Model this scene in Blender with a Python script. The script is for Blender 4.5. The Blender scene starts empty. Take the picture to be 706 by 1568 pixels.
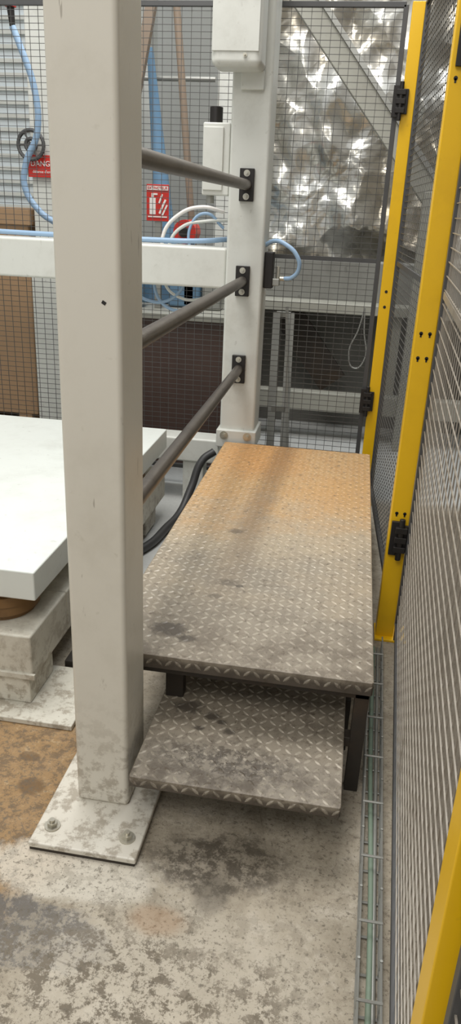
import bpy, math, random
from mathutils import Vector, Matrix
random.seed(4)
S=bpy.context.scene
try: S.view_settings.view_transform='Standard'
except Exception: pass
COL=S.collection

# ------------------------------------------------------------------ materials
def lin(c):
    o=[]
    for v in c:
        v/=255.0
        o.append(v/12.92 if v<=0.04045 else ((v+0.055)/1.055)**2.4)
    return (*o,1.0)

class NT:
    def __init__(s,name):
        s.m=bpy.data.materials.new(name); s.m.use_nodes=True
        s.t=s.m.node_tree; s.b=s.t.nodes['Principled BSDF']
        s.tc=s.t.nodes.new('ShaderNodeTexCoord'); s.P=s.tc.outputs['Object']
    def _set(s,inp,v):
        if isinstance(v,bpy.types.NodeSocket): s.t.links.new(v,inp)
        else: inp.default_value=v
    def noise(s,scale,detail=4,rough=0.6,vec=None,dist=0.0,sc=None):
        n=s.t.nodes.new('ShaderNodeTexNoise'); n.inputs['Scale'].default_value=scale
        n.inputs['Detail'].default_value=detail; n.inputs['Roughness'].default_value=rough
        n.inputs['Distortion'].default_value=dist
        v=vec if vec is not None else s.P
        if sc:
            mp=s.t.nodes.new('ShaderNodeMapping'); s.t.links.new(v,mp.inputs[0]); mp.inputs['Scale'].default_value=sc; v=mp.outputs[0]
        s.t.links.new(v,n.inputs['Vector']); return n.outputs['Fac']
    def voro(s,scale,feature='F1'):
        n=s.t.nodes.new('ShaderNodeTexVoronoi'); n.feature=feature; n.inputs['Scale'].default_value=scale
        s.t.links.new(s.P,n.inputs['Vector']); return n.outputs['Distance']
    def ramp(s,f,a,b,lo=0.0,hi=1.0):
        n=s.t.nodes.new('ShaderNodeMapRange'); n.interpolation_type='SMOOTHSTEP'
        s._set(n.inputs['Value'],f); n.inputs['From Min'].default_value=a; n.inputs['From Max'].default_value=b
        n.inputs['To Min'].default_value=lo; n.inputs['To Max'].default_value=hi
        return n.outputs['Result']
    def math(s,op,a,b=0.0):
        n=s.t.nodes.new('ShaderNodeMath'); n.operation=op; s._set(n.inputs[0],a); s._set(n.inputs[1],b); return n.outputs[0]
    def mix(s,f,a,b,mode='MIX'):
        n=s.t.nodes.new('ShaderNodeMix'); n.data_type='RGBA'; n.blend_type=mode
        s._set(n.inputs[0],f); s._set(n.inputs[6],a); s._set(n.inputs[7],b); return n.outputs[2]
    def xyz(s):
        n=s.t.nodes.new('ShaderNodeSeparateXYZ'); s.t.links.new(s.P,n.inputs[0]); return n.outputs
    def blob(s,cx,cy,rx,ry,nz,amp=0.6,soft=0.5,cut=1.0):
        x,y,z=s.xyz()
        dx=s.math('DIVIDE',s.math('SUBTRACT',x,cx),rx); dy=s.math('DIVIDE',s.math('SUBTRACT',y,cy),ry)
        d=s.math('SQRT',s.math('ADD',s.math('MULTIPLY',dx,dx),s.math('MULTIPLY',dy,dy)))
        d=s.math('ADD',d,s.math('MULTIPLY',s.math('SUBTRACT',nz,0.5),amp*3))
        return s.ramp(d,cut-soft,cut+soft*0.3,1.0,0.0)
    def bump(s,h,strength=0.3,dist=0.01):
        n=s.t.nodes.new('ShaderNodeBump'); n.inputs['Strength'].default_value=strength; n.inputs['Distance'].default_value=dist
        s.t.links.new(h,n.inputs['Height']); s.t.links.new(n.outputs[0],s.b.inputs['Normal'])
    def out(s,col,rough=0.5,metal=0.0):
        s._set(s.b.inputs['Base Color'],col); s._set(s.b.inputs['Roughness'],rough); s._set(s.b.inputs['Metallic'],metal)
        return s.m

def paint(name,c,dirt=None,amt=0.25,rough=0.45,metal=0.0,scale=5,speck=True,bump=0.05,scuff=0.0):
    n=NT(name); c=lin(c)
    d=lin(dirt) if dirt else (c[0]*.55,c[1]*.52,c[2]*.47,1)
    a=n.ramp(n.noise(scale,6,0.7),0.45,0.8,0,amt)
    col=n.mix(a,c,d)
    if speck:
        sp=n.ramp(n.noise(scale*6,3,0.6),0.66,0.74,0,amt*0.9)
        col=n.mix(sp,col,d)
    if scuff:
        k=n.ramp(n.noise(16,5,0.75,sc=(1,1,0.35)),0.64,0.74,0,scuff); col=n.mix(k,col,lin((128,118,102)))
        k=n.ramp(n.noise(9,3,0.5,sc=(6,6,1)),0.70,0.73,0,scuff*0.8); col=n.mix(k,col,lin((120,110,96)))
        z=n.xyz()[2]; k=n.math('MULTIPLY',n.ramp(z,0.45,0.0,0,1),n.ramp(n.noise(24,6,0.7),0.47,0.6,0,scuff)); col=n.mix(k,col,lin((132,118,98)))
    n.bump(n.noise(60,3),bump,0.002)
    return n.out(col,rough,metal)

M={}
M['cream']=paint('cream_paint',(214,209,196),(176,168,150),0.3,0.36,scale=3.2,scuff=0.6)
M['white']=paint('white_paint',(214,215,208),(150,146,132),0.3,0.4,scale=4,scuff=0.2)
M['table']=paint('table_white_paint',(218,222,216),(160,158,148),0.35,0.4,scale=3,scuff=0.25)
M['white_dirty']=paint('white_dirty_paint',(206,202,188),(130,118,98),0.5,0.55,scale=7,scuff=0.6)
M['yellow']=paint('yellow_paint',(242,192,20),(180,130,20),0.2,0.35,scale=4)
M['railsteel']=paint('rail_steel',(104,97,90),(60,54,50),0.6,0.38,0.6,scale=9)
M['black']=paint('black_metal',(44,41,39),(20,18,17),0.4,0.45,0.3)
M['dark']=paint('dark_frame_steel',(56,51,45),(90,70,50),0.5,0.6,0.3)
M['framegrey']=paint('grey_fence_frame',(84,84,84),(55,52,50),0.3,0.45,0.3)
M['wire']=paint('fence_wire_steel',(92,91,89),(70,66,60),0.3,0.42,0.45,speck=False)
M['wire_light']=paint('fence_wire_galvanised',(160,152,140),(96,84,68),0.6,0.4,0.3,speck=False)
M['galv']=paint('galvanised_steel',(158,158,152),(110,108,100),0.4,0.4,0.4)
M['zinc']=paint('zinc_bolt',(196,192,178),(110,100,80),0.4,0.3,0.7)
M['hose_blue']=paint('pale_blue_hose',(150,178,206),None,0.1,0.4,speck=False)
M['blue']=paint('blue_paint',(104,138,166),(80,100,120),0.4,0.45)
M['hose_black']=paint('black_hose',(56,56,56),None,0.2,0.5)
M['hose_green']=paint('green_cable',(126,144,126),(100,96,80),0.5,0.6)
M['red']=paint('red_plastic',(200,48,38),None,0.15,0.4,speck=False)
M['signwhite']=paint('sign_white',(238,232,226),None,0.05,0.5,speck=False)
M['brownpanel']=paint('brown_panel',(84,64,56),(60,46,42),0.5,0.55,scale=3)
M['cardboard']=paint('brown_board',(166,136,104),(126,98,78),0.5,0.8,scale=2.5)
M['rubber']=paint('brown_rubber',(124,92,54),(70,50,30),0.6,0.5)
M['tanstrut']=paint('tan_strut',(138,122,106),None,0.3,0.5)
M['greybeam']=paint('grey_beam',(164,163,152),(118,114,104),0.4,0.5,scale=3)
M['greydark']=paint('grey_concrete_wall',(136,136,130),(92,90,84),0.5,0.8,scale=2.5)
M['void']=paint('dark_recess',(112,111,105),(64,62,58),0.6,0.8,scale=2.5)
M['wall']=paint('wall_paint',(184,186,182),(136,136,130),0.3,0.7,scale=1.5,speck=False)
M['wallR']=paint('wall_grey_paint',(104,100,93),(136,132,124),0.6,0.7,scale=1.5)
M['windowpane']=paint('window_pane',(228,236,240),None,0.05,0.2,speck=False)

def foil():
    n=NT('crinkled_foil')
    a=n.noise(2.2,3,0.5,dist=0.4); b=n.voro(3.0)
    h=n.math('ADD',a,n.math('MULTIPLY',b,0.5))
    n.bump(h,0.75,0.12)
    c=n.mix(n.ramp(n.noise(1.1,3),0.4,0.62),lin((170,162,146)),lin((230,230,224)))
    return n.out(c,0.2,0.78)
M['foil']=foil()

# floor
def floor_mat():
    n=NT('stained_concrete')
    n1=n.noise(2.2,8,0.65); n2=n.noise(9,8,0.7); n3=n.noise(38,6,0.7); n4=n.noise(120,3,0.6); n5=n.noise(5,10,0.75,dist=0.4)
    n6=n.noise(19,10,0.82); n8=n.noise(60,8,0.8)
    col=n.mix(n.ramp(n1,0.35,0.65),lin((184,173,154)),lin((160,150,132)))
    col=n.mix(n.ramp(n2,0.5,0.66,0,0.5),col,lin((140,129,111)))
    col=n.mix(n.ramp(n2,0.5,0.32,0,0.6),col,lin((206,197,181)))
    br=n.blob(-1.22,1.55,0.66,0.62,n5,0.18,0.18)
    col=n.mix(n.math('MULTIPLY',br,0.93),col,lin((152,120,78)))
    col=n.mix(n.math('MULTIPLY',br,n.ramp(n6,0.5,0.56,0,0.75)),col,lin((104,78,46)))
    col=n.mix(n.math('MULTIPLY',br,n.ramp(n6,0.45,0.38,0,0.5)),col,lin((194,172,136)))
    b2=n.blob(-0.80,1.62,0.05,0.04,n2,0.4,0.3); b3=n.blob(-0.86,1.74,0.035,0.025,n2,0.4,0.3)
    col=n.mix(n.math('MULTIPLY',n.math('MAXIMUM',b2,b3),0.6),col,lin((80,58,34)))
    pl=n.blob(-0.58,1.36,0.24,0.11,n5,0.4,0.2)
    col=n.mix(n.math('MULTIPLY',pl,0.75),col,lin((214,207,192)))
    sl=n.blob(-0.66,1.17,0.26,0.10,n5,0.5,0.12)
    col=n.mix(n.math('MULTIPLY',sl,n.ramp(n6,0.45,0.52,0.3,0.9)),col,lin((96,95,95)))
    pl=n.blob(-0.25,1.10,0.36,0.24,n5,0.5,0.3)
    col=n.mix(n.math('MULTIPLY',pl,0.5),col,lin((200,191,174)))
    reg=n.blob(-0.42,1.0,0.45,0.3,n5,0.6,0.5)
    wr=n.math('MULTIPLY',n.math('ADD',n.math('MULTIPLY',reg,0.7),0.28),n.ramp(n6,0.50,0.54))
    col=n.mix(wr,col,lin((116,106,90)))
    wr=n.math('MULTIPLY',n.ramp(n8,0.54,0.58),n.ramp(n1,0.38,0.52)); col=n.mix(n.math('MULTIPLY',wr,0.65),col,lin((98,90,76)))
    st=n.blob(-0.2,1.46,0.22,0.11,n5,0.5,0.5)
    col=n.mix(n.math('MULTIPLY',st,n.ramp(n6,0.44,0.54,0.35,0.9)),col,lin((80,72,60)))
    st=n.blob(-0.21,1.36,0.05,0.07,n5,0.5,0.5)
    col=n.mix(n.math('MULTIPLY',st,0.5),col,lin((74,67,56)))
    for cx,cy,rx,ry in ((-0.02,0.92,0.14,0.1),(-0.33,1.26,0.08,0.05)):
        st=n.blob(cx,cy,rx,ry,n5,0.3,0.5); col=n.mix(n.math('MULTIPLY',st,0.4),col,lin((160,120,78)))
    col=n.mix(n.ramp(n4,0.6,0.68,0,0.5),col,lin((104,96,82)))
    ck=n.voro(2.3,'DISTANCE_TO_EDGE')
    ck=n.ramp(n.math('ADD',ck,n.math('MULTIPLY',n2,0.02)),0.010,0.014,1,0)
    col=n.mix(n.math('MULTIPLY',ck,n.ramp(n1,0.5,0.6,0,0.5)),col,lin((96,88,76)))
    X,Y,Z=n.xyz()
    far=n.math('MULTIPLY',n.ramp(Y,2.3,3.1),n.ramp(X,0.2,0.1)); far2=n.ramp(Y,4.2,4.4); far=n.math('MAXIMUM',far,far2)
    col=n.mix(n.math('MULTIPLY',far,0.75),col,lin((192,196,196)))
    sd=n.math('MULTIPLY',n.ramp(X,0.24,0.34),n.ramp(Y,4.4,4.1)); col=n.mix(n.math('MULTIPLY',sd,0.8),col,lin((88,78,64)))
    n.bump(n.math('ADD',n3,n.math('MULTIPLY',n6,1.5)),0.35,0.008)
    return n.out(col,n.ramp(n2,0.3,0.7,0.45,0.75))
M['floor']=floor_mat()

def tread_mat(name,raised,low):
    n=NT(name); x,y,z=n.xyz()
    n1=n.noise(3,6,0.65); n2=n.noise(14,6,0.7); n3=n.noise(60,4,0.7); n7=n.noise(30,8,0.8); n9=n.noise(7,8,0.75)
    if raised: base=n.mix(n2,lin((198,189,172)),lin((144,134,118)))
    else: base=n.mix(n2,lin((164,154,138)),lin((120,111,97)))
    if not low:
        yy=n.math('ADD',y,n.math('MULTIPLY',n.math('SUBTRACT',n1,0.5),1.4))
        mid=n.math('MULTIPLY',n.ramp(yy,2.1,2.7),0.55); base=n.mix(mid,base,lin((190,172,144)))
        r=n.ramp(yy,2.6,3.3)
        rust=n.mix(n2,lin((208,172,120)),lin((180,132,78)))
        base=n.mix(n.math('MULTIPLY',r,0.65 if raised else 0.85),base,rust)
        b=n.blob(-0.42,3.75,0.26,0.42,n1,0.4,0.7)
        base=n.mix(n.math('MULTIPLY',b,0.5),base,lin((204,142,72)))
        b=n.blob(0.0,3.25,0.2,0.25,n1,0.5,0.7)
        base=n.mix(n.math('MULTIPLY',b,0.35),base,lin((196,150,92)))
        xs=n.math('ADD',n.math('MULTIPLY',n.math('SUBTRACT',y,1.9),0.03),-0.36)  # brown streak along the deck: a soft shadow painted into the plate colour
        dd=n.math('ABSOLUTE',n.math('SUBTRACT',x,xs))
        s=n.ramp(n.math('ADD',dd,n.math('MULTIPLY',n1,0.08)),0.05,0.14,1,0)
        base=n.mix(n.math('MULTIPLY',n.math('MULTIPLY',s,n.ramp(y,2.0,2.8)),0.45),base,lin((100,78,56)))
        for (cx,cy,r_,k_) in ((-0.46,1.93,0.045,.9),(-0.37,2.17,0.018,.5),(-0.34,2.28,0.028,.45),(-0.385,2.72,0.026,.6),(-0.40,1.89,0.025,.85),(-0.30,2.26,0.012,.7)):
            k=n.blob(cx,cy,r_*1.4,r_,n7,1.0,0.4)
            base=n.mix(n.math('MULTIPLY',k,k_*0.8),base,lin((50,44,40)))
        fe=n.math('MULTIPLY',n.ramp(y,2.25,1.80),n.ramp(n9,0.42,0.6,0.1,0.55)); base=n.mix(fe,base,lin((86,75,62)))
    else:
        for (cx,cy,r_) in ((-0.38,1.83,0.035),(-0.30,1.80,0.02),(-0.24,1.74,0.015),(-0.33,1.74,0.012),(-0.27,1.78,0.012)):
            k=n.blob(cx,cy,r_*1.5,r_,n7,1.0,0.5)
            base=n.mix(n.math('MULTIPLY',k,0.7),base,lin((50,44,39)))
        k=n.blob(-0.18,1.61,0.24,0.10,n1,0.6,0.7); base=n.mix(n.math('MULTIPLY',k,n.ramp(n7,0.46,0.54,0.15,0.8)),base,lin((62,55,47)))
        base=n.mix(n.ramp(n9,0.5,0.62,0,0.35),base,lin((86,76,63)))
        fe=n.math('MULTIPLY',n.ramp(y,1.68,1.53),n.ramp(n2,0.4,0.6,0.1,0.6)); base=n.mix(fe,base,lin((80,70,58)))
    base=n.mix(n.ramp(n3,0.55,0.7,0,0.5),base,lin((90,80,68)))
    base=n.mix(n.ramp(n7,0.53,0.62,0,0.5),base,lin((94,81,66)))
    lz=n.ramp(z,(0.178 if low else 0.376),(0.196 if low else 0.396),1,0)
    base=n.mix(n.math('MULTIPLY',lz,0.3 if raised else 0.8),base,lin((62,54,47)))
    n.bump(n3,0.15,0.002)
    return n.out(base,n.ramp(n2,0.3,0.7,0.36,0.62),0.12 if raised else 0.05)
M['deck']=tread_mat('tread_plate_deck',False,False); M['deckR']=tread_mat('tread_plate_deck_ridges',True,False)
M['step']=tread_mat('tread_plate_step',False,True); M['stepR']=tread_mat('tread_plate_step_ridges',True,True)

# ------------------------------------------------------------------ geometry helpers
def empty(name):
    e=bpy.data.objects.new(name,None); COL.objects.link(e); e.empty_display_size=0.1; return e
def mesh(name,V,F,mat,parent=None,smooth=False,bevel=0,seg=3,mats=None,fm=None):
    me=bpy.data.meshes.new(name); me.from_pydata([tuple(v) for v in V],[],F); me.update()
    for m in (mats or [mat]): me.materials.append(m)
    if fm:
        for p,i in zip(me.polygons,fm): p.material_index=i
    o=bpy.data.objects.new(name,me); COL.objects.link(o)
    if smooth or bevel:
        for p in me.polygons: p.use_smooth=True
        me.set_sharp_from_angle(angle=math.radians(35)) if not bevel else None
    if bevel:
        b=o.modifiers.new('bevel','BEVEL'); b.width=bevel; b.segments=seg; b.limit_method='ANGLE'; b.harden_normals=True
    if parent: o.parent=parent
    return o
BF=[(0,3,2,1),(4,5,6,7),(0,1,5,4),(1,2,6,5),(2,3,7,6),(3,0,4,7)]
def bv(a,b):
    return [(a[0],a[1],a[2]),(b[0],a[1],a[2]),(b[0],b[1],a[2]),(a[0],b[1],a[2]),(a[0],a[1],b[2]),(b[0],a[1],b[2]),(b[0],b[1],b[2]),(a[0],b[1],b[2])]
def box(name,a,b,mat,parent=None,bevel=0.003,seg=2): return mesh(name,bv(a,b),BF,M[mat],parent,bevel=bevel,seg=seg)
class Acc:
    def __init__(s): s.V=[]; s.F=[]
    def add(s,V,F):
        o=len(s.V); s.V+=[tuple(v) for v in V]; s.F+=[tuple(i+o for i in f) for f in F]
    def box(s,a,b): s.add(bv(a,b),BF)
    def rod(s,p,q,r,n=8,r2=None):
        p=Vector(p); q=Vector(q); d=(q-p).normalized(); u=d.orthogonal().normalized(); w=d.cross(u); r2=r if r2 is None else r2
        V=[]
        for c,rr in ((p,r),(q,r2)):
            for i in range(n):
                t=2*math.pi*i/n; V.append(c+u*math.cos(t)*rr+w*math.sin(t)*rr)
        F=[(i,(i+1)%n,n+(i+1)%n,n+i) for i in range(n)]+[tuple(range(n-1,-1,-1)),tuple(range(n,2*n))]
        s.add(V,F)
    def bar(s,p,q,w,h):
        p=Vector(p); q=Vector(q); d=(q-p).normalized(); up=Vector((0,0,1))
        if abs(d.z)>0.95: up=Vector((0,1,0))
        u=d.cross(up).normalized(); v=u.cross(d)
        V=[]
        for c in (p,q):
            for a,b in ((-1,-1),(1,-1),(1,1),(-1,1)): V.append(c+u*a*w/2+v*b*h/2)
        s.add(V,BF)
    def make(s,name,mat,parent=None,smooth=False,bevel=0): return mesh(name,s.V,s.F,M[mat],parent,smooth=smooth,bevel=bevel,seg=2)
def rod(name,p,q,r,mat,parent=None,n=24,r2=None):
    a=Acc(); a.rod(p,q,r,n,r2); return a.make(name,mat,parent,smooth=True)
def tube(name,pts,r,mat,parent=None,res=12):
    c=bpy.data.curves.new(name,'CURVE'); c.dimensions='3D'; c.bevel_depth=r; c.bevel_resolution=4; c.resolution_u=res; c.use_fill_caps=True
    sp=c.splines.new('BEZIER'); sp.bezier_points.add(len(pts)-1)
    for b,p in zip(sp.bezier_points,pts):
        b.co=p; b.handle_left_type=b.handle_right_type='AUTO'
    c.materials.append(M[mat]); t=bpy.data.objects.new(name+'_tmp',c); COL.objects.link(t)
    bpy.context.view_layer.update()
    me=bpy.data.meshes.new_from_object(t.evaluated_get(bpy.context.evaluated_depsgraph_get()))
    bpy.data.objects.remove(t)
    for p in me.polygons: p.use_smooth=True
    o=bpy.data.objects.new(name,me); COL.objects.link(o)
    if not me.materials: me.materials.append(M[mat])
    if parent: o.parent=parent
    return o
def bolt(acc,c,axis,r=0.014,h=0.012,washer=True):
    c=Vector(c); d=Vector(axis)
    if washer: acc.rod(c,c+d*0.004,r*1.55,16)
    acc.rod(c,c+d*(0.004+h),r,6); acc.rod(c,c+d*(0.012+h),r*0.55,10)

# ------------------------------------------------------------------ room
def plane(name,V,mat): return mesh(name,V,[(0,1,2,3)],M[mat])
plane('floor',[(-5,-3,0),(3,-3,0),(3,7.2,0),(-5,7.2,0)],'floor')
box('wall_back',(-5,7.0,0),(3,7.2,5),'wall',bevel=0)
box('wall_left',(-5.2,-3,0),(-5,7.2,5),'wall',bevel=0)
box('wall_right',(2.2,-3,0),(2.4,7.2,5),'wallR',bevel=0)

w=empty('window_1')
box('pane',(-4.6,6.96,1.5),(-2.7,6.99,3.8),'windowpane',w,0)
a=Acc()
for i in range(22): a.box((-4.6,6.92,1.52+i*0.105),(-2.7,6.95,1.55+i*0.105))
for x in (-4.62,-3.65,-2.72): a.box((x,6.9,1.45),(x+0.05,6.97,3.85))
a.make('louvre_slats','white',w)

# foil curtain
def foil_wall():
    V=[];F=[];nx,nz=110,110
    from mathutils import noise
    for j in range(nz+1):
        for i in range(nx+1):
            x=-0.95+2.9*i/nx; z=1.25+3.2*j/nz
            d=0.12*noise.noise(Vector((x*1.8,z*1.3,0)))+0.05*noise.noise(Vector((x*5,z*4,3)))+0.015*abs(noise.noise(Vector((x*9+z*3,z*8,7))))
            V.append((x,6.3+d,z))
    for j in range(nz):
        for i in range(nx):
            k=j*(nx+1)+i; F.append((k,k+1,k+nx+2,k+nx+1))
    o=mesh('foil_insulation_curtain',V,F,M['foil'])
    for p in o.data.polygons: p.use_smooth=True
foil_wall()

# ------------------------------------------------------------------ lower structure behind the fence (right)
pit=empty('concrete_pit_wall')
box('upper_block',(-0.95,5.75,0.98),(1.9,5.95,1.28),'greydark',pit,0.01)
box('recess_back',(-0.95,6.0,0),(1.9,6.05,1.0),'void',pit,0)
box('coping_beam',(-0.95,5.55,0.93),(1.9,5.95,1.0),'greybeam',pit,0.006)
box('lower_beam',(-0.95,5.5,0.22),(1.9,5.62,0.36),'greybeam',pit,0.006)
a=Acc(); a.bar((-0.50,5.75,0.88),(-0.12,5.7,0.40),0.02,0.22); a.bar((0.5,5.75,0.92),(0.9,5.7,0.36),0.02,0.2)
a.make('diagonal_gusset','dark',pit)
a=Acc(); a.box((-0.9,5.6,0.36),(-0.8,5.75,0.93)); a.box((0.25,5.6,0.36),(0.33,5.75,0.93)); a.make('stanchion','greybeam',pit)

dg=empty('diagonal_steel_beam')
a=Acc(); a.bar((-0.62,5.5,2.95),(0.42,5.5,1.72),0.10,0.14); a.make('web','greybeam',dg,bevel=0.006)
a=Acc(); a.bar((-0.57,5.44,3.01),(0.47,5.44,1.78),0.03,0.03); a.make('flange','galv',dg)
a=Acc(); a.box((0.36,5.36,0.0),(0.46,5.46,1.75)); a.make('support_leg','greybeam',dg,bevel=0.004)

lp=tube('hanging_wire_loop',[(0.06,5.4,1.0),(0.03,5.4,0.85),(-0.02,5.4,0.68),(0.03,5.4,0.58),(0.09,5.4,0.64),(0.07,5.4,0.85),(0.06,5.4,1.0)],0.005,'galv')

# ------------------------------------------------------------------ steel columns
col=empty('steel_column')
box('shaft',(-0.642,1.575,0.024),(-0.493,1.75,3.3),'cream',col,0.014,4)
box('base_plate',(-0.715,1.40,0.008),(-0.42,1.82,0.026),'cream',col,0.005)
box('packing_plate',(-0.712,1.402,0.0),(-0.424,1.815,0.008),'dark',col,0.001)
a=Acc()
for x,y in ((-0.672,1.465),(-0.462,1.465),(-0.672,1.775),(-0.462,1.775)): bolt(a,(x,y,0.026),(0,0,1))
a.make('anchor_bolts','zinc',col)
a=Acc(); a.bar((-0.535,1.5745,1.405),(-0.527,1.5745,1.40),0.001,0.007); a.make('paint_chip','black',col)
col2=empty('steel_column')
box('shaft',(-0.685,3.98,0.02),(-0.492,4.19,3.3),'white',col2,0.014,4)
box('base_flange',(-0.70,3.955,0.36),(-0.478,4.2,0.46),'white',col2,0.006)
box('base_plate',(-0.76,3.9,0.0),(-0.42,4.24,0.02),'white',col2,0.004)
a=Acc()
for x in (-0.655,-0.525): bolt(a,(x,3.955,0.43),(0,-1,0),0.015,0.01)
a.make('flange_bolts','zinc',col2)

# handrails
for z in (1.71,1.255,0.80):
    h=empty('handrail')
    rod('tube',(-0.575,1.752,z),(-0.592,3.962,z),0.0245,'railsteel',h,32)
    box('flange_plate',(-0.628,3.96,z-0.075),(-0.556,3.978,z+0.075),'black',h,0.003)
    box('flange_plate_front',(-0.61,1.751,z-0.075),(-0.54,1.765,z+0.075),'black',h,0.003)
    a=Acc()
    for dz in (-0.053,0.053): bolt(a,(-0.592,3.96,z+dz),(0,-1,0),0.010,0.006)
    a.make('flange_bolts','zinc',h)

# cross beams
bm=empty('cross_beam')
box('hollow_section',(-3.6,4.0,1.207),(-0.686,4.17,1.41),'white',bm,0.014,4)
bm=empty('cross_beam')
box('hollow_section',(-3.6,4.0,0.24),(-0.686,4.15,0.38),'white',bm,0.012,4)
box('foot',(-3.5,4.02,0.0),(-3.38,4.13,0.245),'white',bm,0.004)
box('foot_near_column',(-0.9,4.02,0.0),(-0.78,4.13,0.245),'white',bm,0.004)

# cabinet on far column
cb=empty('drive_cabinet')
box('housing',(-0.757,3.80,2.19),(-0.527,3.979,3.3),'white',cb,0.03,5)
box('lid_seam',(-0.752,3.795,2.25),(-0.54,3.805,3.25),'white',cb,0.002)
box('mounting_plate',(-0.64,3.95,2.12),(-0.53,3.979,2.2),'white',cb,0.004)
a=Acc()
for x in (-0.625,-0.56):
    for z in (2.48,2.9): bolt(a,(x,3.795,z),(0,-1,0),0.010,0.004)
bolt(a,(-0.60,3.795,2.235),(0,-1,0),0.006,0.004)
a.make('screws','zinc',cb)
jb=empty('junction_box')
box('case',(-0.825,4.0,1.657),(-0.688,4.12,1.985),'white',jb,0.008)
box('cover',(-0.82,3.99,1.68),(-0.72,4.002,1.965),'white',jb,0.004)
rod('cable_gland',(-0.77,4.05,1.985),(-0.77,4.05,2.055),0.032,'black',jb)
rod('bottom_gland',(-0.79,4.05,1.62),(-0.79,4.05,1.66),0.02,'galv',jb)

# valve + blue hose at right of column
vv=empty('pneumatic_valve')
box('body',(-0.491,4.03,1.22),(-0.445,4.11,1.40),'black',vv,0.005)
box('block',(-0.447,4.04,1.235),(-0.41,4.10,1.27),'galv',vv,0.004)
rod('fitting',(-0.41,4.07,1.27),(-0.35,4.07,1.27),0.012,'zinc',vv)
rod('stub',(-0.42,4.07,1.27),(-0.42,4.07,1.33),0.010,'zinc',vv)
tube('air_hose',[(-0.50,4.06,1.43),(-0.445,4.05,1.455),(-0.385,4.03,1.44),(-0.325,4.02,1.39),(-0.31,4.03,1.33),(-0.345,4.05,1.28),(-0.39,4.07,1.27)],0.011,'hose_blue',vv)

# hoses left of the column
hz=empty('hose_bundle')
tube('hose_a',[(-2.3,4.10,1.435),(-1.6,4.07,1.43),(-1.1,4.06,1.43),(-0.85,4.07,1.435),(-0.68,4.2,1.45)],0.013,'hose_blue',hz)
tube('hose_b',[(-1.06,4.2,1.30),(-1.07,4.19,1.45),(-0.98,4.19,1.56),(-0.86,4.19,1.60),(-0.74,4.2,1.58)],0.010,'signwhite',hz)
tube('hose_c',[(-1.03,4.2,1.25),(-1.03,4.19,1.42),(-0.96,4.19,1.50),(-0.84,4.19,1.53),(-0.72,4.2,1.54)],0.009,'white',hz)
tube('hose_d',[(-1.10,4.2,1.35),(-1.12,4.2,1.18),(-1.06,4.2,1.08),(-0.93,4.2,1.06),(-0.76,4.2,1.15)],0.009,'hose_blue',hz)
tube('hose_e',[(-1.04,4.2,1.35),(-1.06,4.2,1.20),(-0.98,4.2,1.13),(-0.85,4.2,1.13),(-0.74,4.2,1.2)],0.008,'white',hz)
tube('hose_f',[(-1.25,4.2,1.30),(-1.24,4.2,1.16),(-1.15,4.2,1.10),(-1.02,4.2,1.12),(-0.92,4.2,1.25)],0.009,'hose_blue',hz)
tube('hose_g',[(-0.90,4.2,1.30),(-0.92,4.19,1.50),(-0.84,4.19,1.57),(-0.74,4.2,1.50)],0.008,'hose_blue',hz)
lh=empty('air_hose_with_nozzle')
tube('hose',[(-1.98,4.45,2.46),(-1.95,4.45,2.39),(-1.87,4.45,2.15),(-1.87,4.45,1.95),(-1.95,4.45,1.78),(-1.96,4.45,1.66),(-1.88,4.45,1.54),(-1.74,4.45,1.44),(-1.66,4.45,1.2),(-1.65,4.45,0.6),(-1.65,4.45,0.01)],0.018,'hose_blue',lh)
tube('supply',[(-1.98,4.45,2.72),(-1.99,4.45,3.0),(-1.98,4.45,3.4)],0.012,'hose_blue',lh)
rod('grip',(-1.985,4.45,2.55),(-1.98,4.45,2.72),0.03,'red',lh); rod('tip',(-1.98,4.45,2.46),(-1.985,4.45,2.55),0.015,'black',lh,r2=0.02)

fh=tube('floor_hose',[(-0.70,3.92,0.34),(-0.755,3.88,0.30),(-0.80,3.80,0.16),(-0.83,3.68,0.06),(-0.87,3.5,0.03),(-0.90,3.3,0.026),(-0.98,3.1,0.026)],0.022,'hose_black')

# ------------------------------------------------------------------ tread-plate platform
def lenses(acc,o,u,v,n,U,Vv,pitch=0.028,L=0.029,W=0.0095,h=0.0022,mu=0.01,mv=0.01):
    o=Vector(o);u=Vector(u);v=Vector(v);n=Vector(n)
    nu=max(1,int((U-2*mu)/pitch)+1); nv=max(1,int((Vv-2*mv)/pitch)+1)
    pu=(U-2*mu)/max(1,nu-1) if nu>1 else 0; pv=(Vv-2*mv)/max(1,nv-1) if nv>1 else 0
    for i in range(nu):
        for j in range(nv):
            c=o+u*(mu+i*pu)+v*((mv+j*pv) if nv>1 else Vv/2)
            t=math.radians(45 if (i+j)%2 else -45)
            e=u*math.cos(t)+v*math.sin(t); f=u*-math.sin(t)+v*math.cos(t)
            P=[c-e*L/2, c-e*L*.2-f*W/2, c+e*L*.2-f*W/2, c+e*L/2, c+e*L*.2+f*W/2, c-e*L*.2+f*W/2,
               c-e*L*.26+n*h, c+e*L*.26+n*h]
            acc.add(P,[(0,1,6),(1,2,7,6),(2,3,7),(3,4,7),(4,5,6,7),(5,0,6)])
pf=empty('tread_plate_step_platform')
X0,X1,Y0,Y1,ZT=-0.640,0.150,1.785,3.93,0.40
mesh('deck',bv((X0,Y0,ZT-0.006),(X1,Y1,ZT)),BF,M['deck'],pf,bevel=0.002)
mesh('deck_front_lip',bv((X0,Y0-0.004,ZT-0.045),(X1,Y0+0.004,ZT)),BF,M['deck'],pf,bevel=0.003)
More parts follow.
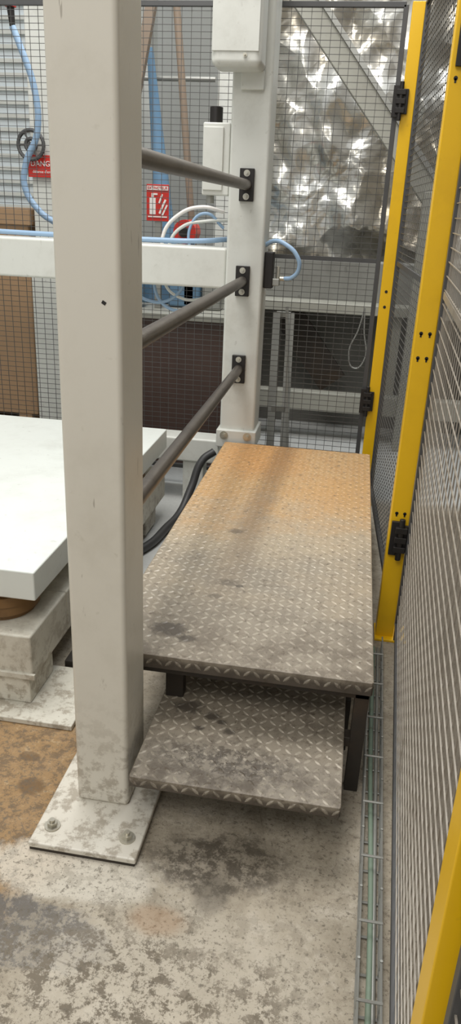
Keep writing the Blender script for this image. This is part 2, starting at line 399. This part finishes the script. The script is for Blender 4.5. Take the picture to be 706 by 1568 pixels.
mesh('deck_side_lip',bv((X1-0.004,Y0,ZT-0.045),(X1+0.003,Y1,ZT)),BF,M['deck'],pf,bevel=0.003)
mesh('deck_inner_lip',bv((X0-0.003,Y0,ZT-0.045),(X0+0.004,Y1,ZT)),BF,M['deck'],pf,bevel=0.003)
a=Acc(); lenses(a,(X0,Y0,ZT),(1,0,0),(0,1,0),(0,0,1),X1-X0,Y1-Y0)
lenses(a,(X0,Y0-0.004,ZT-0.045),(1,0,0),(0,0,1),(0,-1,0),X1-X0,0.045,mv=0.03)
lenses(a,(X1+0.003,Y0,ZT-0.045),(0,1,0),(0,0,1),(1,0,0),Y1-Y0,0.045,mv=0.03)
mesh('deck_ridges',a.V,a.F,M['deckR'],pf)
SX0,SX1,SY0,SY1,SZ=-0.467,0.088,1.51,2.02,0.20
mesh('step_tread',bv((SX0,SY0,SZ-0.006),(SX1,SY1,SZ)),BF,M['step'],pf,bevel=0.002)
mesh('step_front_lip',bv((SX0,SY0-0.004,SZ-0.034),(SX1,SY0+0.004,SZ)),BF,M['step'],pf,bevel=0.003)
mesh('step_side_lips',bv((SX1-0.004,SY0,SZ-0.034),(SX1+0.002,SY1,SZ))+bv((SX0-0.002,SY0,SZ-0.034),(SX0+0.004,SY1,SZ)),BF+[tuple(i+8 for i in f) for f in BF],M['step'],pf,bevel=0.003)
a=Acc(); lenses(a,(SX0,SY0,SZ),(1,0,0),(0,1,0),(0,0,1),SX1-SX0,SY1-SY0)
lenses(a,(SX0,SY0-0.004,SZ-0.034),(1,0,0),(0,0,1),(0,-1,0),SX1-SX0,0.034,mv=0.03)
mesh('step_ridges',a.V,a.F,M['stepR'],pf)
a=Acc()
for x in (0.107,-0.62):
    for y in (1.80,2.85,3.86): a.box((x,y,0),(x+0.04,y+0.04,ZT-0.006))
a.box((-0.46,1.87,SZ),(-0.405,1.91,ZT-0.006)); 
a.box((-0.62,1.80,ZT-0.07),(0.147,1.84,ZT-0.006)); a.box((-0.62,3.86,ZT-0.06),(0.147,3.90,ZT-0.006))
a.box((-0.62,1.84,ZT-0.05),(-0.58,3.86,ZT-0.006)); a.box((0.107,1.84,ZT-0.05),(0.147,3.86,ZT-0.006))
a.box((-0.46,1.56,SZ-0.04),(-0.42,2.0,SZ-0.006)); a.box((0.04,1.56,SZ-0.04),(0.08,2.0,SZ-0.006))
a.box((-0.46,1.98,0),(-0.42,2.02,SZ-0.006)); a.box((0.068,1.98,0),(0.108,2.02,SZ-0.006)); a.box((0.084,1.80,SZ-0.04),(0.108,1.84,SZ-0.008))
for y in (2.3,2.85,3.35): a.box((-0.6,y,ZT-0.045),(0.12,y+0.03,ZT-0.006))
a.make('support_frame','dark',pf,bevel=0.002)

# ------------------------------------------------------------------ machine table (left)
tb=empty('machine_lift_table')
box('table_top',(-2.9,2.0,0.396),(-0.927,3.74,0.50),'table',tb,0.006)
a=Acc()
a.box((-2.9,1.96,0.12),(-0.935,2.28,0.285)); a.box((-1.25,2.28,0.12),(-0.935,3.74,0.285)); a.box((-2.9,3.5,0.12),(-1.25,3.74,0.285))
a.make('base_frame','white_dirty',tb,bevel=0.008)
box('frame_skirt',(-2.9,1.95,0.125),(-0.925,1.962,0.145),'white_dirty',tb,0.002)
a=Acc()
for x in (-1.14,-2.2,-2.88):
    for y in (1.965,3.4): a.box((x,y,0.02),(x+0.19,y+0.2,0.122))
a.make('feet','white_dirty',tb,bevel=0.005)
box('floor_plate',(-2.95,1.88,0.0),(-0.775,2.2,0.02),'white_dirty',tb,0.004)
for x,y in ((-1.11,2.14),(-1.11,3.5),(-2.5,2.14)):
    for k,(z0,z1,r) in enumerate(((0.285,0.305,0.11),(0.305,0.34,0.125),(0.34,0.375,0.13),(0.375,0.397,0.115))):
        rod('rubber_mount_%d'%k,(x,y,z0),(x,y,z1),r,'rubber',tb,40)
a=Acc(); a.rod((-1.31,2.32,0.5),(-1.31,2.32,0.502),0.035,24); a.make('lifting_plug','galv',tb)
fp=box('floor_channel_cover',(-0.93,2.22,0.0),(-0.70,2.95,0.03),'dark',None,0.002)

# ------------------------------------------------------------------ fence panels
def fence(p0,p1,z0,z1,mid,wmat,r,pu=0.05,pz=0.03,name='wire_mesh_fence_panel',frame=0.024):
    e=empty(name); p0=Vector((*p0,0)); p1=Vector((*p1,0)); d=p1-p0; L=d.length; d.normalize()
    a=Acc()
    n=int(L/pu)
    for i in range(1,n+1):
        q=p0+d*(L*i/(n+1)); a.rod(q+Vector((0,0,z0)),q+Vector((0,0,z1)),r,4)
    n=int((z1-z0)/pz); off=Vector((-d.y,d.x,0))*r*1.6
    for i in range(1,n+1):
        z=Vector((0,0,z0+(z1-z0)*i/(n+1))); a.rod(p0+z+off,p1+z+off,r,4)
    a.make('mesh',wmat,e)
    a=Acc(); f=frame
    for q in (p0,p1): a.bar(q+Vector((0,0,z0)),q+Vector((0,0,z1)),f,f)
    for z in (z0,z1): a.bar(p0+Vector((0,0,z)),p1+Vector((0,0,z)),f,f)
    for q in (p0,p1): a.bar(q+Vector((0,0,0)),q+Vector((0,0,z0)),f*0.8,f*0.8)
    a.make('frame','framegrey',e,bevel=0.002)
    a=Acc(); a.bar(p0+Vector((0,0,mid)),p1+Vector((0,0,mid)),0.012,0.022); a.make('mid_rail','framegrey' if wmat=='wire' else 'wire_light',e)
    return e
fence((0.092,4.27),(-1.30,4.27),0.12,2.53,1.37,'wire',0.0018)
fence((-1.36,4.27),(-3.1,4.27),0.12,2.53,1.37,'wire',0.0018)
fence((0.262,2.80),(0.190,4.20),0.12,2.53,1.37,'wire',0.0018)
fence((0.212,0.80),(0.290,2.69),0.08,2.45,1.36,'wire_light',0.0021,pu=0.06,pz=0.045,frame=0.02)
fence((0.206,-1.2),(0.208,0.66),0.08,2.45,1.36,'wire_light',0.0021,pu=0.06,pz=0.045,frame=0.02)
def ypost(x,y,top,w=0.06):
    e=empty('yellow_fence_post')
    box('tube',(x,y,0.008),(x+w,y+w,top),'yellow',e,0.003)
    box('foot_plate',(x-0.004,y-0.03,0),(x+w+0.05,y+w+0.03,0.01),'yellow',e,0.002)
    return e
p1=ypost(0.120,4.24,2.54); p2=ypost(0.211,2.71,2.5,0.070); p3=ypost(0.180,0.70,2.5)
a=Acc()
for z in (1.225,1.14,0.55,2.0):
    for dx in (0.020,0.050):
        a.rod((0.211+dx,2.7095,z),(0.211+dx,2.7085,z),0.0065,12); a.box((0.211+dx-0.003,2.7085,z-0.013),(0.211+dx+0.003,2.7095,z))
a.make('keyhole_slots','black',p2)
a=Acc()
for z in (1.22,1.14): a.rod((0.15,4.2395,z),(0.15,4.2385,z),0.008,12)
a.make('bolt_holes','black',p1)
def hinge(parent,x,y,z):
    a=Acc(); a.box((x-0.038,y-0.014,z-0.07),(x-0.006,y,z+0.07)); a.box((x+0.004,y-0.014,z-0.055),(x+0.036,y,z+0.055))
    a.rod((x,y-0.02,z-0.085),(x,y-0.02,z+0.085),0.011,12)
    for dz in (-0.04,0.0,0.04): a.box((x-0.022,y-0.032,z+dz-0.012),(x+0.022,y-0.008,z+dz+0.012))
    a.make('hinge','black',parent,bevel=0.002)
hinge(p1,0.112,4.24,2.12); hinge(p1,0.112,4.24,0.62)
hinge(p2,0.255,2.708,0.45); hinge(p2,0.262,2.708,2.1)

# ------------------------------------------------------------------ wire cable tray
ct=empty('wire_cable_tray'); a=Acc()
def tx(y): return 0.148+0.022*(y-1.04)
for dx,z in ((0,0.055),(0,0.028),(0.0,0.006),(0.025,0.004),(0.05,0.006),(0.05,0.028),(0.05,0.055)):
    a.rod((tx(-0.6)+dx,-0.6,z),(tx(2.62)+dx,2.62,z),0.0032,6)
for i in range(33):
    y=-0.55+i*0.098; x=tx(y)
    a.rod((x,y,0.004),(x,y,0.06),0.0036,6); a.rod((x+0.05,y,0.004),(x+0.05,y,0.06),0.0036,6); a.rod((x-0.003,y,0.004),(x+0.053,y,0.004),0.0036,6)
    if i%2: a.rod((x-0.003,y,0.058),(x+0.053,y,0.058),0.0036,6)
a.make('basket','galv',ct)
tube('cable_green',[(tx(-0.6)+0.02,-0.6,0.016),(tx(0.6)+0.018,0.6,0.016),(tx(1.3)+0.028,1.3,0.016),(tx(2.0)+0.018,2.0,0.016),(tx(2.6)+0.02,2.6,0.016)],0.007,'hose_green',ct)
tube('cable_grey',[(tx(-0.6)+0.037,-0.6,0.014),(tx(0.9)+0.036,0.9,0.014),(tx(2.0)+0.036,2.0,0.014),(tx(2.6)+0.037,2.6,0.014)],0.006,'galv',ct)

# ------------------------------------------------------------------ background items, left/centre
bn=empty('brown_steel_bin')
box('panel',(-1.75,4.6,0.0),(-0.79,4.64,0.95),'brownpanel',bn,0.004)
box('side',(-0.82,4.64,0.0),(-0.79,5.3,0.95),'brownpanel',bn,0.004)
box('rim',(-1.78,4.57,0.95),(-0.77,5.33,0.985),'greybeam',bn,0.004)
box('far_side',(-1.75,5.27,0.0),(-0.79,5.3,0.95),'brownpanel',bn,0.004)
cbx=empty('cardboard_crate')
box('body',(-3.2,5.0,0.15),(-2.2,5.8,1.50),'cardboard',cbx,0.01)
box('lid',(-3.22,4.98,1.44),(-2.18,5.82,1.54),'cardboard',cbx,0.006)
a=Acc()
for x in (-3.15,-2.75,-2.35): a.box((x,5.0,0.0),(x+0.1,5.8,0.15))
a.make('pallet_blocks','cardboard',cbx)
wp=empty('white_machine_frame')
box('post',(-2.16,5.02,0.0),(-1.95,5.15,4.0),'white',wp,0.008)
box('upright',(-1.02,5.38,0.0),(-0.9,5.5,4.0),'white',wp,0.008)
box('cross_rail',(-1.95,5.4,2.9),(-1.02,5.5,3.0),'white',wp,0.006)
box('lower_panel',(-2.15,4.9,0.0),(-1.8,4.94,1.15),'white',wp,0.004)
box('duct',(-1.75,5.5,1.9),(-1.5,5.7,4.0),'wall',wp,0.01)
a=Acc()
for x in (-1.62,-1.56): a.rod((x,5.3,0.99),(x,5.3,3.6),0.016,12)
a.rod((-1.62,5.3,2.35),(-1.02,5.3,2.35),0.016,12); a.make('pipes','galv',wp,smooth=True)
a=Acc()
for R,r in ((0.085,0.012),(0.035,0.012)):
    for k in range(28):
        t0,t1=2*math.pi*k/28,2*math.pi*(k+1)/28
        a.rod((-2.13+R*math.cos(t0),4.96,1.92+R*math.sin(t0)),(-2.13+R*math.cos(t1),4.96,1.92+R*math.sin(t1)),r,8)
for k in range(6):
    t=math.pi*k/3; a.rod((-2.13,4.96,1.92),(-2.13+0.085*math.cos(t),4.96,1.92+0.085*math.sin(t)),0.006,6)
a.rod((-2.13,4.94,1.92),(-2.13,5.03,1.92),0.015,12)
a.make('hand_wheel','framegrey',wp,smooth=True)
bf=empty('blue_machine_stand')
a=Acc(); a.rod((-1.27,5.2,0.99),(-1.42,5.2,2.5),0.085,20,r2=0.02); a.make('tapered_arm','blue',bf,smooth=True)
box('base_block',(-1.75,5.05,0.987),(-1.1,5.26,1.22),'blue',bf,0.01)
box('pump_body',(-1.22,4.9,0.987),(-1.0,5.04,1.15),'blue',bf,0.02)
box('grey_valve_block',(-0.98,4.85,0.987),(-0.86,5.0,1.2),'galv',bf,0.01)
rod('pump_motor',(-1.70,4.85,1.10),(-1.35,4.85,1.10),0.09,'blue',bf)
rod('inclined_strut',(-1.208,5.0,2.71),(-1.04,5.0,0.99),0.022,'tanstrut',bf)
s2=Acc(); s2.bar((-1.30,5.0,2.95),(-1.47,5.0,2.15),0.06,0.05); s2.make('inclined_bar','tanstrut',bf,bevel=0.004)
rod('red_valve_drum',(-1.08,4.75,1.455),(-1.08,4.9,1.455),0.07,'red',bf); rod('red_valve_hub',(-1.08,4.72,1.455),(-1.08,4.93,1.455),0.03,'black',bf)
box('valve_bracket',(-1.11,4.9,1.0),(-1.05,4.93,1.45),'blue',bf,0.002)

# signs
def sign(name,x,y,z,w,h):
    e=empty(name); box('board',(x-w/2,y,z-h/2),(x+w/2,y+0.006,z+h/2),'red',e,0.002); return e
def text(body,x,y,z,size,parent,mat='signwhite'):
    c=bpy.data.curves.new('lettering','FONT'); c.body=body; c.size=size; c.align_x='CENTER'; c.extrude=0.0008
    c.materials.append(M[mat]); o=bpy.data.objects.new('lettering',c); COL.objects.link(o)
    o.location=(x,y,z); o.rotation_euler=(math.pi/2,0,0); o.parent=parent
SX,SY,SZ_=-1.262,4.798,1.612
sg=sign('fire_extinguisher_sign',SX,4.8,SZ_,0.14,0.21)
a=Acc(); a.box((SX-0.066,SY-0.002,SZ_+0.072),(SX+0.066,SY+0.002,SZ_+0.098))
a.box((SX-0.05,SY-0.002,SZ_-0.065),(SX-0.012,SY+0.002,SZ_+0.03)); a.box((SX-0.038,SY-0.002,SZ_+0.03),(SX-0.024,SY+0.002,SZ_+0.055))
a.box((SX-0.024,SY-0.002,SZ_+0.045),(SX-0.0,SY+0.002,SZ_+0.055)); a.box((SX-0.06,SY-0.002,SZ_-0.082),(SX+0.06,SY+0.002,SZ_-0.075))
a.bar((SX+0.012,SY,SZ_-0.06),(SX+0.05,SY,SZ_+0.02),0.004,0.012); a.bar((SX+0.03,SY,SZ_-0.07),(SX+0.06,SY,SZ_-0.01),0.004,0.01); a.bar((SX+0.01,SY,SZ_+0.0),(SX+0.03,SY,SZ_+0.05),0.004,0.01)
a.make('pictogram','signwhite',sg)
text('EXTINCTEUR',SX,SY-0.004,SZ_+0.078,0.021,sg,'red')
box('mounting_post',(SX-0.02,4.806,0.985),(SX+0.02,4.84,1.7),'galv',sg,0.002)
sg=sign('danger_sign',-2.06,4.99,1.80,0.22,0.13)
text('DANGER',-2.06,4.987,1.80,0.045,sg); text('défense d\'entrer',-2.06,4.987,1.76,0.024,sg)

# grey folded steel frame leaning behind the column
ld=empty('leaning_steel_frame'); a=Acc()
for dx in (0,0.085):
    a.bar((-0.47+dx,4.62,1.03),(-0.43+dx,4.34,0.012),0.045,0.03)
a.bar((-0.47,4.62,1.02),(-0.385,4.62,1.02),0.03,0.03); a.bar((-0.45,4.46,0.48),(-0.365,4.46,0.48),0.03,0.03)
a.bar((-0.40,4.5,1.08),(-0.31,4.38,0.012),0.014,0.05)
a.make('side_members','galv',ld)

# ------------------------------------------------------------------ lights
def area(name,loc,target,size,sy,power,color):
    l=bpy.data.lights.new(name,'AREA'); l.shape='RECTANGLE'; l.size=size; l.size_y=sy; l.energy=power; l.color=color
    o=bpy.data.objects.new(name,l); COL.objects.link(o); o.location=loc
    o.rotation_euler=(Vector(target)-Vector(loc)).to_track_quat('-Z','Y').to_euler()
area('hall_ceiling_lamp',(-1.3,2.8,5.2),(-0.8,2.4,0),2.4,1.8,185,(1,0.98,0.95))
area('hall_ceiling_lamp',(-1.0,-1.2,4.6),(-0.4,1.6,0.3),2.0,1.8,75,(1,0.96,0.9))
area('skylight_lamp',(0.6,5.0,5.5),(0.0,5.0,0),1.6,1.2,100,(0.93,0.97,1))
W=bpy.data.worlds.new('hall_ambient'); S.world=W; W.use_nodes=True
W.node_tree.nodes['Background'].inputs[0].default_value=(0.97,0.985,1.0,1); W.node_tree.nodes['Background'].inputs[1].default_value=0.66

# ------------------------------------------------------------------ camera
cd=bpy.data.cameras.new('camera'); co=bpy.data.objects.new('camera',cd); COL.objects.link(co)
r=Vector((0.9852,0.1660,0.0412)).normalized(); f=Vector((-0.1385,0.9158,-0.3767)); f=(f-r*f.dot(r)).normalized(); u=r.cross(f)
m=Matrix(((r.x,u.x,-f.x,0),(r.y,u.y,-f.y,0),(r.z,u.z,-f.z,1.6),(0,0,0,1)))
co.matrix_world=m
cd.sensor_fit='VERTICAL'; cd.sensor_height=36; cd.sensor_width=36; cd.lens=36*1142/1568; cd.clip_start=0.02
S.camera=co
